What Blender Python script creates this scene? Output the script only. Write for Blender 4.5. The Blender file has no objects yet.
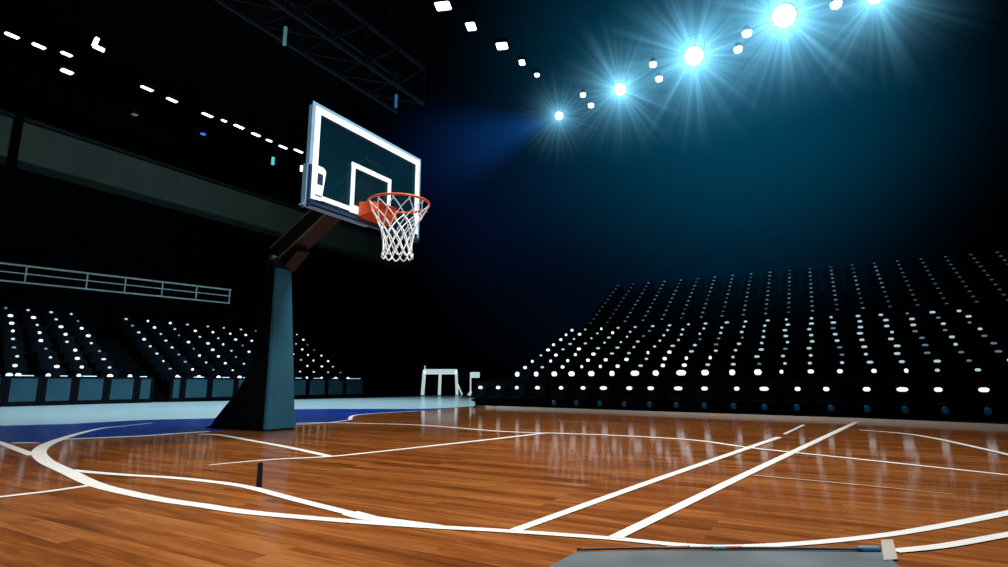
import bpy, bmesh, math, random
from mathutils import Vector, Matrix
random.seed(7)
PI = math.pi
SC = bpy.context.scene
COL = SC.collection

# ------------------------------------------------------------------ camera
F, HZ, CAMH, CX, CY = 560.0, 383.0, 0.6, 504.0, 283.5
TILT = math.atan((HZ - CY) / F)
AZ = math.radians(29.8)
fw = Vector((-math.sin(AZ) * math.cos(TILT), math.cos(AZ) * math.cos(TILT), math.sin(TILT)))
rt = Vector((math.cos(AZ), math.sin(AZ), 0))
up = rt.cross(fw)
cd = bpy.data.cameras.new('camera')
cam = bpy.data.objects.new('camera', cd)
COL.objects.link(cam)
cam.location = (0, 0, CAMH)
cam.rotation_euler = (PI / 2 + TILT, 0, AZ)
cd.sensor_width = 36
cd.lens = F / 1008 * 36
cd.clip_start = 0.02
cd.clip_end = 200
SC.camera = cam


def ray(x, y):
    return fw + rt * ((x - CX) / F) + up * ((CY - y) / F)


def on_z(x, y, z=0.0):
    d = ray(x, y)
    s = (z - CAMH) / d.z
    return Vector((d.x * s, d.y * s, z))


def on_x(x, y, X):
    d = ray(x, y)
    s = X / d.x
    return Vector((X, d.y * s, CAMH + d.z * s))


# ------------------------------------------------------------------ materials
def new_mat(name):
    m = bpy.data.materials.new(name)
    m.use_nodes = True
    nt = m.node_tree
    return m, nt, nt.nodes['Principled BSDF']


def mat(name, col, rough=0.5, metal=0.0, emit=None, strength=0.0, noise=0.12, nscale=6.0, spec=0.5, coat=0.0):
    m, nt, b = new_mat(name)
    b.inputs['Roughness'].default_value = rough
    b.inputs['Metallic'].default_value = metal
    b.inputs['Specular IOR Level'].default_value = spec
    b.inputs['Coat Weight'].default_value = coat
    tc = nt.nodes.new('ShaderNodeTexCoord')
    n = nt.nodes.new('ShaderNodeTexNoise')
    n.inputs['Scale'].default_value = nscale
    n.inputs['Detail'].default_value = 3
    nt.links.new(tc.outputs['Object'], n.inputs['Vector'])
    r = nt.nodes.new('ShaderNodeValToRGB')
    c0 = [max(0, c * (1 - noise)) for c in col]
    c1 = [min(1, c * (1 + noise)) for c in col]
    r.color_ramp.elements[0].color = (*c0, 1)
    r.color_ramp.elements[1].color = (*c1, 1)
    r.color_ramp.elements[0].position = 0.3
    r.color_ramp.elements[1].position = 0.7
    nt.links.new(n.outputs['Fac'], r.inputs['Fac'])
    nt.links.new(r.outputs['Color'], b.inputs['Base Color'])
    if emit:
        b.inputs['Emission Color'].default_value = (*emit, 1)
        b.inputs['Emission Strength'].default_value = strength
    return m


def wood_floor():
    m, nt, b = new_mat('hardwood_court')
    L = nt.links.new
    N = nt.nodes.new
    tc = N('ShaderNodeTexCoord')
    br = N('ShaderNodeTexBrick')            # strips of maple running along X
    br.inputs['Scale'].default_value = 1.0
    br.inputs['Brick Width'].default_value = 1.3
    br.inputs['Row Height'].default_value = 0.075
    br.inputs['Mortar Size'].default_value = 0.0012
    br.inputs['Mortar Smooth'].default_value = 0.3
    br.offset = 0.37
    br.inputs['Color1'].default_value = (0, 0, 0, 1)
    br.inputs['Color2'].default_value = (1, 1, 1, 1)
    br.inputs['Mortar'].default_value = (0.2, 0.2, 0.2, 1)
    L(tc.outputs['Object'], br.inputs['Vector'])
    mp = N('ShaderNodeMapping')
    mp.inputs['Scale'].default_value = (0.9, 9.0, 1)
    L(tc.outputs['Object'], mp.inputs['Vector'])
    ad = N('ShaderNodeVectorMath')
    ad.operation = 'ADD'
    L(mp.outputs['Vector'], ad.inputs[0])
    sc = N('ShaderNodeVectorMath')
    sc.operation = 'SCALE'
    sc.inputs['Scale'].default_value = 5.0
    L(br.outputs['Color'], sc.inputs[0])
    L(sc.outputs['Vector'], ad.inputs[1])
    n1 = N('ShaderNodeTexNoise')
    n1.inputs['Scale'].default_value = 2.2
    n1.inputs['Detail'].default_value = 6
    n1.inputs['Roughness'].default_value = 0.6
    n1.inputs['Distortion'].default_value = 0.6
    L(ad.outputs['Vector'], n1.inputs['Vector'])
    n2 = N('ShaderNodeTexNoise')
    n2.inputs['Scale'].default_value = 0.45
    n2.inputs['Detail'].default_value = 3
    L(tc.outputs['Object'], n2.inputs['Vector'])
    mx = N('ShaderNodeMix')
    mx.inputs[0].default_value = 0.22
    L(n1.outputs['Fac'], mx.inputs[2])
    sep = N('ShaderNodeSeparateColor')
    L(br.outputs['Color'], sep.inputs['Color'])
    L(sep.outputs['Red'], mx.inputs[3])
    mx2 = N('ShaderNodeMix')
    mx2.inputs[0].default_value = 0.25
    L(mx.outputs[0], mx2.inputs[2])
    L(n2.outputs['Fac'], mx2.inputs[3])
    r = N('ShaderNodeValToRGB')
    e = r.color_ramp.elements
    e[0].position = 0.30
    e[0].color = (0.095, 0.023, 0.0048, 1)
    e[1].position = 0.68
    e[1].color = (0.49, 0.182, 0.052, 1)
    k = e.new(0.48)
    k.color = (0.265, 0.081, 0.0185, 1)
    L(mx2.outputs[0], r.inputs['Fac'])
    L(r.outputs['Color'], b.inputs['Base Color'])
    mr = N('ShaderNodeMapRange')
    mr.inputs['To Min'].default_value = 0.07
    mr.inputs['To Max'].default_value = 0.15
    L(n2.outputs['Fac'], mr.inputs['Value'])
    L(mr.outputs['Result'], b.inputs['Roughness'])
    b.inputs['Specular IOR Level'].default_value = 0.42
    return m


def glow_mat(name, core, rays, col, seed, nscale=5.0):
    """painted lamp glow: emission that falls off from the lamp, broken into starburst rays"""
    m = bpy.data.materials.new(name)
    m.use_nodes = True
    nt = m.node_tree
    nt.nodes.clear()
    N = nt.nodes.new
    L = nt.links.new
    out = N('ShaderNodeOutputMaterial')
    pv = N('ShaderNodeVolumePrincipled')
    pv.inputs['Density'].default_value = 0.0
    pv.inputs['Emission Color'].default_value = (*col, 1)
    tc = N('ShaderNodeTexCoord')
    ln = N('ShaderNodeVectorMath')
    ln.operation = 'LENGTH'
    L(tc.outputs['Object'], ln.inputs[0])

    def math_(op, a, b=None):
        n = N('ShaderNodeMath')
        n.operation = op
        for i, v in enumerate((a, b)):
            if v is None:
                continue
            if isinstance(v, (int, float)):
                n.inputs[i].default_value = v
            else:
                L(v, n.inputs[i])
        return n.outputs[0]
    rr = ln.outputs['Value']
    win = math_('MAXIMUM', math_('SUBTRACT', 1.0, rr), 0.0)
    win2 = math_('POWER', win, 2.2)
    g = math_('MULTIPLY', win2, math_('DIVIDE', core, math_('ADD', math_('MULTIPLY', rr, rr), 0.005)))
    tot = g
    if rays > 0:
        nm = N('ShaderNodeVectorMath')
        nm.operation = 'NORMALIZE'
        L(tc.outputs['Object'], nm.inputs[0])
        ad = N('ShaderNodeVectorMath')
        ad.operation = 'ADD'
        L(nm.outputs['Vector'], ad.inputs[0])
        ad.inputs[1].default_value = (seed * 3.1, seed * 1.7, seed * 0.9)
        no = N('ShaderNodeTexNoise')
        no.inputs['Scale'].default_value = nscale
        no.inputs['Detail'].default_value = 0.0
        L(ad.outputs['Vector'], no.inputs['Vector'])
        q = math_('MAXIMUM', math_('DIVIDE', math_('SUBTRACT', no.outputs['Fac'], 0.60), 0.2), 0.0)
        q = math_('POWER', q, 2.0)
        w3 = math_('POWER', win, 1.7)
        rayv = math_('MULTIPLY', q, math_('DIVIDE', math_('MULTIPLY', w3, rays), math_('ADD', math_('MULTIPLY', rr, rr), 0.05)))
        tot = math_('ADD', g, rayv)
    L(tot, pv.inputs['Emission Strength'])
    L(pv.outputs['Volume'], out.inputs['Volume'])
    m.cycles.volume_step_rate = 0.35
    return m


def haze_mat(name, clouds):
    """haze glow painted as emission: soft ellipsoidal clouds (centre, radii, strength, colour) in hall coordinates"""
    m = bpy.data.materials.new(name)
    m.use_nodes = True
    nt = m.node_tree
    nt.nodes.clear()
    N = nt.nodes.new
    L = nt.links.new
    out = N('ShaderNodeOutputMaterial')
    pv = N('ShaderNodeVolumePrincipled')
    pv.inputs['Density'].default_value = 0.0
    pv.inputs['Emission Strength'].default_value = 1.0
    tc = N('ShaderNodeTexCoord')
    total = None
    for loc, sc, strength, col in clouds:
        mp = N('ShaderNodeMapping')
        mp.vector_type = 'TEXTURE'
        mp.inputs['Location'].default_value = loc
        mp.inputs['Rotation'].default_value = (0, 0, AZ)
        mp.inputs['Scale'].default_value = sc
        L(tc.outputs['Object'], mp.inputs['Vector'])
        ln = N('ShaderNodeVectorMath')
        ln.operation = 'LENGTH'
        L(mp.outputs['Vector'], ln.inputs[0])
        mr = N('ShaderNodeMapRange')
        mr.interpolation_type = 'SMOOTHERSTEP'
        mr.inputs['From Min'].default_value = 1.0
        mr.inputs['From Max'].default_value = 0.0
        mr.inputs['To Min'].default_value = 0.0
        mr.inputs['To Max'].default_value = strength
        L(ln.outputs['Value'], mr.inputs['Value'])
        sv = N('ShaderNodeVectorMath')
        sv.operation = 'SCALE'
        sv.inputs[0].default_value = col
        L(mr.outputs['Result'], sv.inputs['Scale'])
        if total is None:
            total = sv.outputs['Vector']
        else:
            ad = N('ShaderNodeVectorMath')
            ad.operation = 'ADD'
            L(total, ad.inputs[0])
            L(sv.outputs['Vector'], ad.inputs[1])
            total = ad.outputs['Vector']
    L(total, pv.inputs['Emission Color'])
    L(pv.outputs['Volume'], out.inputs['Volume'])
    m.cycles.volume_step_rate = 0.45
    return m


def beam_mat(name, strength, col):
    """light shaft painted as emission: local -Z is the beam, apex at the origin, length 1, radius 0.3 at the end"""
    m = bpy.data.materials.new(name)
    m.use_nodes = True
    nt = m.node_tree
    nt.nodes.clear()
    N = nt.nodes.new
    L = nt.links.new
    out = N('ShaderNodeOutputMaterial')
    pv = N('ShaderNodeVolumePrincipled')
    pv.inputs['Density'].default_value = 0.0
    pv.inputs['Emission Color'].default_value = (*col, 1)
    tc = N('ShaderNodeTexCoord')
    sp = N('ShaderNodeSeparateXYZ')
    L(tc.outputs['Object'], sp.inputs[0])

    def math_(op, a, b=None):
        n = N('ShaderNodeMath')
        n.operation = op
        for i, v in enumerate((a, b)):
            if v is None:
                continue
            if isinstance(v, (int, float)):
                n.inputs[i].default_value = v
            else:
                L(v, n.inputs[i])
        return n.outputs[0]
    z = math_('MAXIMUM', math_('MULTIPLY', sp.outputs['Z'], -1.0), 0.001)
    rad = math_('SQRT', math_('ADD', math_('MULTIPLY', sp.outputs['X'], sp.outputs['X']), math_('MULTIPLY', sp.outputs['Y'], sp.outputs['Y'])))
    q = math_('DIVIDE', rad, math_('ADD', math_('MULTIPLY', z, 0.3), 0.002))
    w = math_('MAXIMUM', math_('SUBTRACT', 1.0, math_('MULTIPLY', q, q)), 0.0)
    w = math_('POWER', w, 1.5)
    fall = math_('POWER', math_('MAXIMUM', math_('SUBTRACT', 1.0, z), 0.0), 1.3)
    s = math_('MULTIPLY', math_('MULTIPLY', w, fall), math_('DIVIDE', strength, math_('ADD', z, 0.12)))
    L(s, pv.inputs['Emission Strength'])
    L(pv.outputs['Volume'], out.inputs['Volume'])
    m.cycles.volume_step_rate = 0.5
    return m


def glass_mat():
    m, nt, b = new_mat('board_glass')
    N, L = nt.nodes.new, nt.links.new
    tr = N('ShaderNodeBsdfTransparent')
    tr.inputs['Color'].default_value = (0.72, 0.9, 0.95, 1)
    gl = N('ShaderNodeBsdfGlossy')
    gl.inputs['Roughness'].default_value = 0.06
    df = N('ShaderNodeBsdfDiffuse')
    n = N('ShaderNodeTexNoise')
    n.inputs['Scale'].default_value = 1.5
    r = N('ShaderNodeValToRGB')
    r.color_ramp.elements[0].color = (0.002, 0.014, 0.026, 1)
    r.color_ramp.elements[1].color = (0.010, 0.085, 0.14, 1)
    L(n.outputs['Fac'], r.inputs['Fac'])
    L(r.outputs['Color'], df.inputs['Color'])
    m1 = N('ShaderNodeMixShader')
    m1.inputs[0].default_value = 0.3
    L(tr.outputs[0], m1.inputs[1])
    L(df.outputs[0], m1.inputs[2])
    m2 = N('ShaderNodeMixShader')
    m2.inputs[0].default_value = 0.08
    L(m1.outputs[0], m2.inputs[1])
    L(gl.outputs[0], m2.inputs[2])
    L(m2.outputs[0], nt.nodes['Material Output'].inputs['Surface'])
    return m


M = {}
M['wood'] = wood_floor()
M['dark_floor'] = mat('dark_concrete_floor', (0.006, 0.007, 0.010), 0.5)
M['blue'] = mat('blue_painted_floor', (0.004, 0.032, 0.27), 0.25, noise=0.35, nscale=0.8)
M['pale'] = mat('pale_apron_floor', (0.54, 0.76, 0.83), 0.22, noise=0.06, nscale=0.5)
M['line'] = mat('white_floor_paint', (0.90, 0.92, 0.90), 0.35, noise=0.05)
M['line_thin'] = mat('worn_floor_paint', (0.62, 0.50, 0.42), 0.3, noise=0.2)
M['wall'] = mat('black_wall', (0.0012, 0.0015, 0.0028), 0.9, nscale=0.7, spec=0.05)
M['ceiling'] = mat('black_ceiling', (0.0012, 0.0015, 0.0025), 0.9, nscale=0.7, spec=0.05)
M['fascia'] = mat('grey_fascia', (0.070, 0.10, 0.082), 0.9, noise=0.15, nscale=0.6)
M['terrace'] = mat('dark_terrace', (0.0010, 0.0024, 0.0050), 0.9, spec=0.05)
M['barrier'] = mat('black_barrier', (0.001, 0.0015, 0.003), 0.4, spec=0.15)
M['seat'] = mat('dark_seat_plastic', (0.0010, 0.0028, 0.0060), 0.6, spec=0.06)
M['seat_metal'] = mat('black_seat_metal', (0.001, 0.0015, 0.002), 0.6, spec=0.1)
GLINTC = (0.80, 0.95, 1.0)  # seat glints: light caught by the backrests, put into emissive materials
M['glint_b'] = mat('bright_glint', (0.8, 0.85, 0.9), 0.4, emit=GLINTC, strength=1.25)
M['glint_m'] = mat('cap', (0.8, 0.85, 0.9), 0.4, emit=(0.66, 0.90, 1.0), strength=0.62)  # glint of middle strength, its light put in as emission
M['glint_d'] = mat('dim_glint', (0.4, 0.45, 0.5), 0.4, emit=(0.5, 0.75, 0.95), strength=0.22)
M['glint_f'] = mat('faint_glint', (0.2, 0.22, 0.25), 0.4, emit=(0.5, 0.7, 0.9), strength=0.085)
M['blue_glow'] = mat('blue_front_glow', (0.005, 0.06, 0.14), 0.3, emit=(0.015, 0.20, 0.42), strength=0.07)  # blue reflected glow put into an emissive colour
M['panel'] = mat('teal_panel', (0.019, 0.076, 0.108), 0.35, noise=0.2, nscale=2)
M['rail'] = mat('grey_rail_metal', (0.70, 0.88, 0.95), 0.45, 0.0)
M['pad'] = mat('teal_pad_vinyl', (0.030, 0.165, 0.265), 0.45, noise=0.1, nscale=3)
M['post'] = mat('black_post', (0.002, 0.003, 0.005), 0.6, spec=0.1)
M['arm'] = mat('dark_arm_metal', (0.010, 0.014, 0.018), 0.4, 0.0, spec=0.3)
M['arm_edge'] = mat('steel_edge', (0.10, 0.15, 0.18), 0.35, 0.0)
M['frame'] = mat('board_frame_metal', (0.26, 0.50, 0.75), 0.35, 0.0)
M['board_white'] = mat('white_board_marking', (0.9, 0.94, 0.95), 0.4, emit=(0.85, 0.96, 1.0), strength=0.55)  # slight glow put into the white markings as emission
M['navy'] = mat('navy_padding', (0.012, 0.035, 0.10), 0.45)
M['lblue'] = mat('pale_blue_trim', (0.20, 0.42, 0.66), 0.4)
M['glass'] = glass_mat()
M['rim'] = mat('orange_rim_paint', (0.75, 0.10, 0.022), 0.35)
M['net'] = mat('white_net_cord', (0.85, 0.88, 0.92), 0.7, emit=(0.8, 0.9, 1.0), strength=0.2)  # faint emission put into the cord to brighten it
M['white'] = mat('white_frame_paint', (0.82, 0.90, 0.90), 0.4, emit=(0.75, 0.95, 1), strength=0.6)  # emission put in so the white frames look brighter
M['housing'] = mat('black_lamp_housing', (0.001, 0.0013, 0.002), 0.7, spec=0.05)
M['lens'] = mat('lit_lens', (1, 1, 1), 0.3, emit=(0.85, 0.97, 1.0), strength=14)
M['lens_s'] = mat('lit_diffuser', (1, 1, 1), 0.3, emit=(0.92, 0.98, 1.0), strength=3)
M['lens_blue'] = mat('blue_diffuser', (0.1, 0.3, 1), 0.3, emit=(0.05, 0.2, 1.0), strength=0.6)
M['lens_teal'] = mat('teal_diffuser', (0.1, 0.6, 0.7), 0.3, emit=(0.15, 0.65, 0.75), strength=0.7)
M['lens_dim'] = mat('dim_diffuser', (0.2, 0.2, 0.2), 0.3, emit=(0.4, 0.5, 0.5), strength=0.1)
M['truss'] = mat('dark_truss_metal', (0.018, 0.024, 0.032), 0.7, 0.0, spec=0.15)
M['sheet'] = mat('grey_sheet', (0.15, 0.18, 0.20), 0.3, noise=0.3, nscale=3)
M['cord'] = mat('dark_cord', (0.03, 0.05, 0.07), 0.5)
M['red'] = mat('red_wrap', (0.45, 0.05, 0.03), 0.5)
M['cteal'] = mat('teal_wrap', (0.08, 0.40, 0.45), 0.5)
M['cblue'] = mat('blue_wrap', (0.10, 0.28, 0.48), 0.5)
M['tape'] = mat('beige_tape', (0.42, 0.41, 0.36), 0.6)


# ------------------------------------------------------------------ mesh builder
class MB:
    def __init__(self):
        self.v, self.f, self.mi = [], [], []

    def add(self, vs, fs, mi=0):
        o = len(self.v)
        self.v += [tuple(p) for p in vs]
        for q in fs:
            self.f.append(tuple(o + i for i in q))
            self.mi.append(mi)
        return self

    def box(self, c, s, mi=0, rot=None):
        hx, hy, hz = s[0] / 2, s[1] / 2, s[2] / 2
        vs = [Vector((x, y, z)) for x in (-hx, hx) for y in (-hy, hy) for z in (-hz, hz)]
        if rot is not None:
            vs = [rot @ p for p in vs]
        c = Vector(c)
        return self.add([p + c for p in vs], [(0, 1, 3, 2), (4, 6, 7, 5), (0, 4, 5, 1), (2, 3, 7, 6), (0, 2, 6, 4), (1, 5, 7, 3)], mi)

    def bar(self, a, b, w, h=None, mi=0, upv=(0, 0, 1)):
        a, b = Vector(a), Vector(b)
        h = h or w
        d = (b - a).normalized()
        u = Vector(upv)
        if abs(d.dot(u)) > 0.98:
            u = Vector((0, 1, 0))
        s = d.cross(u).normalized()
        u = s.cross(d)
        vs = [p + s * x * w / 2 + u * y * h / 2 for p in (a, b) for x, y in ((-1, -1), (1, -1), (1, 1), (-1, 1))]
        return self.add(vs, [(3, 2, 1, 0), (4, 5, 6, 7), (0, 1, 5, 4), (1, 2, 6, 5), (2, 3, 7, 6), (3, 0, 4, 7)], mi)

    def tube(self, pts, r, n=8, closed=False, mi=0, cap=True):
        pts = [Vector(p) for p in pts]
        m = len(pts)
        vs, fs = [], []
        rs = r if isinstance(r, (list, tuple)) else [r] * m
        prev = None
        for i, p in enumerate(pts):
            if closed:
                d = pts[(i + 1) % m] - pts[i - 1]
            else:
                d = pts[min(i + 1, m - 1)] - pts[max(i - 1, 0)]
            d.normalize()
            if prev is None:
                u = Vector((0, 0, 1)) if abs(d.z) < 0.9 else Vector((1, 0, 0))
            else:
                u = prev
            u = (u - d * u.dot(d)).normalized()
            prev = u
            s = d.cross(u)
            for k in range(n):
                a = 2 * PI * k / n
                vs.append(p + (u * math.cos(a) + s * math.sin(a)) * rs[i])
        last = m if closed else m - 1
        for i in range(last):
            j = (i + 1) % m
            for k in range(n):
                k2 = (k + 1) % n
                fs.append((i * n + k, i * n + k2, j * n + k2, j * n + k))
        if not closed and cap:
            fs.append(tuple(range(n))[::-1])
            fs.append(tuple((m - 1) * n + k for k in range(n)))
        return self.add(vs, fs, mi)

    def prism(self, poly, z0, z1, mi=0):
        n = len(poly)
        vs = [(p[0], p[1], z0) for p in poly] + [(p[0], p[1], z1) for p in poly]
        fs = [tuple(range(n))[::-1], tuple(range(n, 2 * n))]
        for i in range(n):
            j = (i + 1) % n
            fs.append((i, j, n + j, n + i))
        return self.add(vs, fs, mi)

    def xform(self, mtx):
        self.v = [tuple(mtx @ Vector(p)) for p in self.v]
        return self

    def mesh(self, name, mats, smooth=False, bevel=0.0):
        me = bpy.data.meshes.new(name)
        me.from_pydata(self.v, [], self.f)
        for m in (mats if isinstance(mats, (list, tuple)) else [mats]):
            me.materials.append(m)
        me.polygons.foreach_set('material_index', self.mi)
        bm = bmesh.new()
        bm.from_mesh(me)
        bmesh.ops.recalc_face_normals(bm, faces=bm.faces)
        if bevel > 0:
            bmesh.ops.bevel(bm, geom=list(bm.edges), offset=bevel, segments=2, affect='EDGES', clamp_overlap=True)
        bm.to_mesh(me)
        bm.free()
        if smooth:
            for p in me.polygons:
                p.use_smooth = True
        return me

    def obj(self, name, mats, parent=None, smooth=False, bevel=0.0, loc=None):
        o = bpy.data.objects.new(name, self.mesh(name, mats, smooth, bevel))
        COL.objects.link(o)
        if parent is not None:
            o.parent = parent
        if loc is not None:
            o.location = loc
        return o


def tag(o, label=None, cat=None, group=None, kind=None):
    if label:
        o['label'] = label
    if cat:
        o['category'] = cat
    if group:
        o['group'] = group
    if kind:
        o['kind'] = kind
    return o


def empty(name, loc=(0, 0, 0), rz=0.0):
    o = bpy.data.objects.new(name, None)
    COL.objects.link(o)
    o.location = loc
    o.rotation_euler = (0, 0, rz)
    o.empty_display_size = 0.2
    return o


def copy_tree(o, parent=None):
    c = o.copy()
    COL.objects.link(c)
    if parent is not None:
        c.parent = parent
    for ch in list(o.children):
        copy_tree(ch, c)
    return c


ORD = ['zeroth', 'first', 'second', 'third', 'fourth', 'fifth', 'sixth', 'seventh', 'eighth', 'ninth', 'tenth', 'eleventh', 'twelfth',
       'thirteenth', 'fourteenth', 'fifteenth', 'sixteenth', 'seventeenth', 'eighteenth', 'nineteenth', 'twentieth', 'twenty-first',
       'twenty-second', 'twenty-third', 'twenty-fourth', 'twenty-fifth', 'twenty-sixth']


def structure(mb, name, m, **k):
    o = mb.obj(name, m, **k)
    o['kind'] = 'structure'
    return o


# ------------------------------------------------------------------ the hall shell
X0, X1, Y0, Y1, ZC = -25.0, 10.0, -6.0, 30.0, 12.0
structure(MB().box(((X0 + X1) / 2, (Y0 + Y1) / 2, -0.11), (X1 - X0, Y1 - Y0, 0.2)), 'floor', M['dark_floor'])
structure(MB().box(((X0 + X1) / 2, (Y0 + Y1) / 2, ZC + 0.1), (X1 - X0, Y1 - Y0, 0.2)), 'ceiling', M['ceiling'])
structure(MB().box((X0 - 0.1, (Y0 + Y1) / 2, ZC / 2), (0.2, Y1 - Y0, ZC)), 'wall_left', M['wall'])
structure(MB().box((X1 + 0.1, (Y0 + Y1) / 2, ZC / 2), (0.2, Y1 - Y0, ZC)), 'wall_right', M['wall'])
structure(MB().box(((X0 + X1) / 2, Y1 + 0.1, ZC / 2), (X1 - X0, 0.2, ZC)), 'wall_back', M['wall'])
structure(MB().box(((X0 + X1) / 2, Y0 - 0.1, ZC / 2), (X1 - X0, 0.2, ZC)), 'wall_front', M['wall'])

TRIM = [0]


def trim(mb, m):
    TRIM[0] += 1
    return structure(mb, 'trim_%d' % TRIM[0], m)


# grey balcony fascia along the left wall
a, b = on_x(0, 120, -24.0), on_x(285, 203, -24.0)
a2, b2 = on_x(0, 160, -24.0), on_x(285, 230, -24.0)
zt, zb = (a.z + b.z) / 2, (a2.z + b2.z) / 2
trim(MB().box((-24.5, 12.0, (zt + zb) / 2), (1.0, 34.0, zt - zb)), M['fascia'])
trim(MB().box((-23.97, 12.0, zt + 0.10), (0.14, 34.0, 0.12)), M['truss'])
ycol = on_x(16, 140, -23.9).y
trim(MB().box((-23.92, ycol, (zt + zb) / 2 - 0.2), (0.16, 0.22, zt - zb + 1.0)), M['wall'])

# the court: hardwood slab, blue painted border, pale glossy apron
fl = lambda *p: on_z(*p)
e1, e0 = fl(475, 407.2), fl(0, 425)
d = (e0 - e1).normalized()
far_left = e0 + d * 9
fr, fr2 = fl(857, 421), fl(1008, 428)
dr = (fr2 - fr).normalized()
far_right = fr2 + dr * 6
court = MB().prism([e1, far_left, (far_left.x, -5.5), (9.5, -5.5), (9.5, far_right.y), far_right, fr2, fr], -0.01, 0.0)
structure(court, 'floor_court', M['wood'])
blue_low = [(-60, 447), (0, 444.5), (36, 443), (64, 439.6), (143, 436.2), (209, 431.5), (265, 426.5), (328, 422.5), (350, 420), (354.8, 415.5), (385, 413), (419, 411), (452, 408.8)]
blue_top = [(440, 407.8), (343, 408.0), (295, 408.2), (214, 417.5), (143, 419), (71, 423.5), (0, 425.5), (-60, 428)]
structure(MB().prism([fl(*p) for p in blue_low + blue_top], 0.0005, 0.002), 'floor_border', M['blue'])
pale = [(-60, 429), (0, 426), (71, 424), (143, 420), (214, 418.5), (238, 413.5), (295, 409.3), (343, 409), (414, 409), (444, 408.3), (476, 406.3), (473, 395.3), (365, 398.2), (180, 402), (0, 405), (-60, 406.5)]
structure(MB().prism([fl(*p) for p in pale], 0.0005, 0.003), 'floor_apron', M['pale'])


def catmull(P, n=8):
    Q = []
    for i in range(len(P) - 1):
        p0, p1, p2, p3 = P[max(i - 1, 0)], P[i], P[i + 1], P[min(i + 2, len(P) - 1)]
        for k in range(n):
            t = k / n
            Q.append(0.5 * ((2 * p1) + (p2 - p0) * t + (2 * p0 - 5 * p1 + 4 * p2 - p3) * t * t + (3 * p1 - p0 - 3 * p2 + p3) * t ** 3))
    Q.append(P[-1])
    return Q


LZ = [0.0036]


def floor_line(px, w, m='line', smooth=True):
    """painted stripe lying on the court; w = width in metres (or one per point)"""
    P = [fl(*p) for p in px]
    W = list(w) if isinstance(w, (list, tuple)) else [w] * len(P)
    V4 = [Vector((p.x, p.y, ww)) for p, ww in zip(P, W)]
    Q = catmull(V4, 8 if smooth else 1)
    z = LZ[0]
    LZ[0] += 0.00007
    vs, fs = [], []
    for i, q in enumerate(Q):
        d = Q[min(i + 1, len(Q) - 1)] - Q[max(i - 1, 0)]
        d = Vector((d.x, d.y, 0)).normalized()
        s = Vector((-d.y, d.x, 0)) * max(q.z, 0.004) / 2
        vs += [(q.x + s.x, q.y + s.y, z), (q.x - s.x, q.y - s.y, z)]
        if i:
            fs.append((2 * i - 2, 2 * i - 1, 2 * i + 1, 2 * i))
    return trim(MB().add(vs, fs), M[m])


arc = [(152, 423), (128.6, 425.7), (100, 428.8), (71, 436), (50, 443.5), (39, 451.4), (45, 461), (66.7, 471.7), (95, 484.8), (131, 494), (166.7, 501),
       (202, 506), (250, 513), (350, 521.8), (425, 527), (504, 531.5), (604, 538.5), (679, 545.5), (729, 547.5), (804, 544), (879, 536.5), (939, 527), (1008, 513.5), (1060, 502)]
floor_line(arc, [0.02, 0.04, 0.065, 0.09, 0.10, 0.105, 0.10, 0.095, 0.085, 0.08, 0.075, 0.072, 0.07, 0.06, 0.055, 0.05, 0.047, 0.047, 0.047, 0.047, 0.047, 0.05, 0.055, 0.055])
floor_line([(71, 470.5), (95, 473), (131, 475.7), (167, 477.8), (202, 481), (245, 487), (295, 500), (350, 513.8), (366, 517.5), (400, 522), (440, 526.5)], [0.06, 0.065, 0.06, 0.06, 0.06, 0.06, 0.06, 0.06, 0.06, 0.05, 0.03])
floor_line([(350, 513.5), (368, 518.3), (392, 522)], [0.09, 0.085, 0.04])
floor_line([(-60, 425), (0, 443), (33, 455.5)], 0.075, smooth=False)
floor_line([(-60, 507), (0, 497.5), (48, 492), (94, 485.3)], 0.055, smooth=False)
floor_line([(64, 439.6), (143, 436.2), (209, 431.6)], 0.09, smooth=False)
floor_line([(12, 443.2), (36, 443)], 0.08, smooth=False)
floor_line([(200, 434.5), (219, 435.2), (252, 441), (290, 448), (331, 457)], 0.07)
floor_line([(209, 465.5), (271, 460), (331, 456.8), (390, 450.8), (440, 445.3), (500, 438.6), (546, 433.2)], [0.03, 0.045, 0.06, 0.06, 0.07, 0.08, 0.08])
floor_line([(546, 433.2), (600, 435), (689, 440), (754, 448.5), (854, 459), (1004, 475), (1060, 481)], [0.09, 0.08, 0.08, 0.07, 0.06, 0.05, 0.05])
floor_line([(296, 423.6), (328, 422.9), (366, 423.6), (414, 425), (450, 427.5), (500, 431.5), (546, 433.4)], 0.08)
floor_line([(350, 420), (354.8, 415.5), (385, 413), (419, 411.2)], 0.07)
floor_line([(296, 425), (330, 422.6), (350, 420)], 0.05)
floor_line([(514, 531.5), (650, 482.5), (779, 437.5)], [0.052, 0.058, 0.07], smooth=False)
floor_line([(784, 434.5), (804, 425)], 0.04, smooth=False)
floor_line([(614, 539), (735, 480), (857, 422)], [0.055, 0.062, 0.075], smooth=False)
floor_line([(752, 475.6), (854, 485), (954, 495)], [0.022, 0.02, 0.01], 'line_thin')
floor_line([(860, 430.3), (900, 433.5), (934, 438.5), (1004, 454), (1060, 468)], [0.06, 0.07, 0.07, 0.06, 0.06])
curb = [fl(*p_) for p_ in ((475, 407.3), (857, 421.3), (1008, 428.3), (1080, 432))]
cb = MB()
for a_, b_ in zip(curb, curb[1:]):
    cb.bar((a_.x, a_.y, 0.021), (b_.x, b_.y, 0.021), 0.06, 0.055)
trim(cb, M['line'])          # low white kerb closing the court towards the right stand
floor_line([(894, 552), (944, 546.8), (1008, 535.5), (1060, 526)], 0.047)

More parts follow.
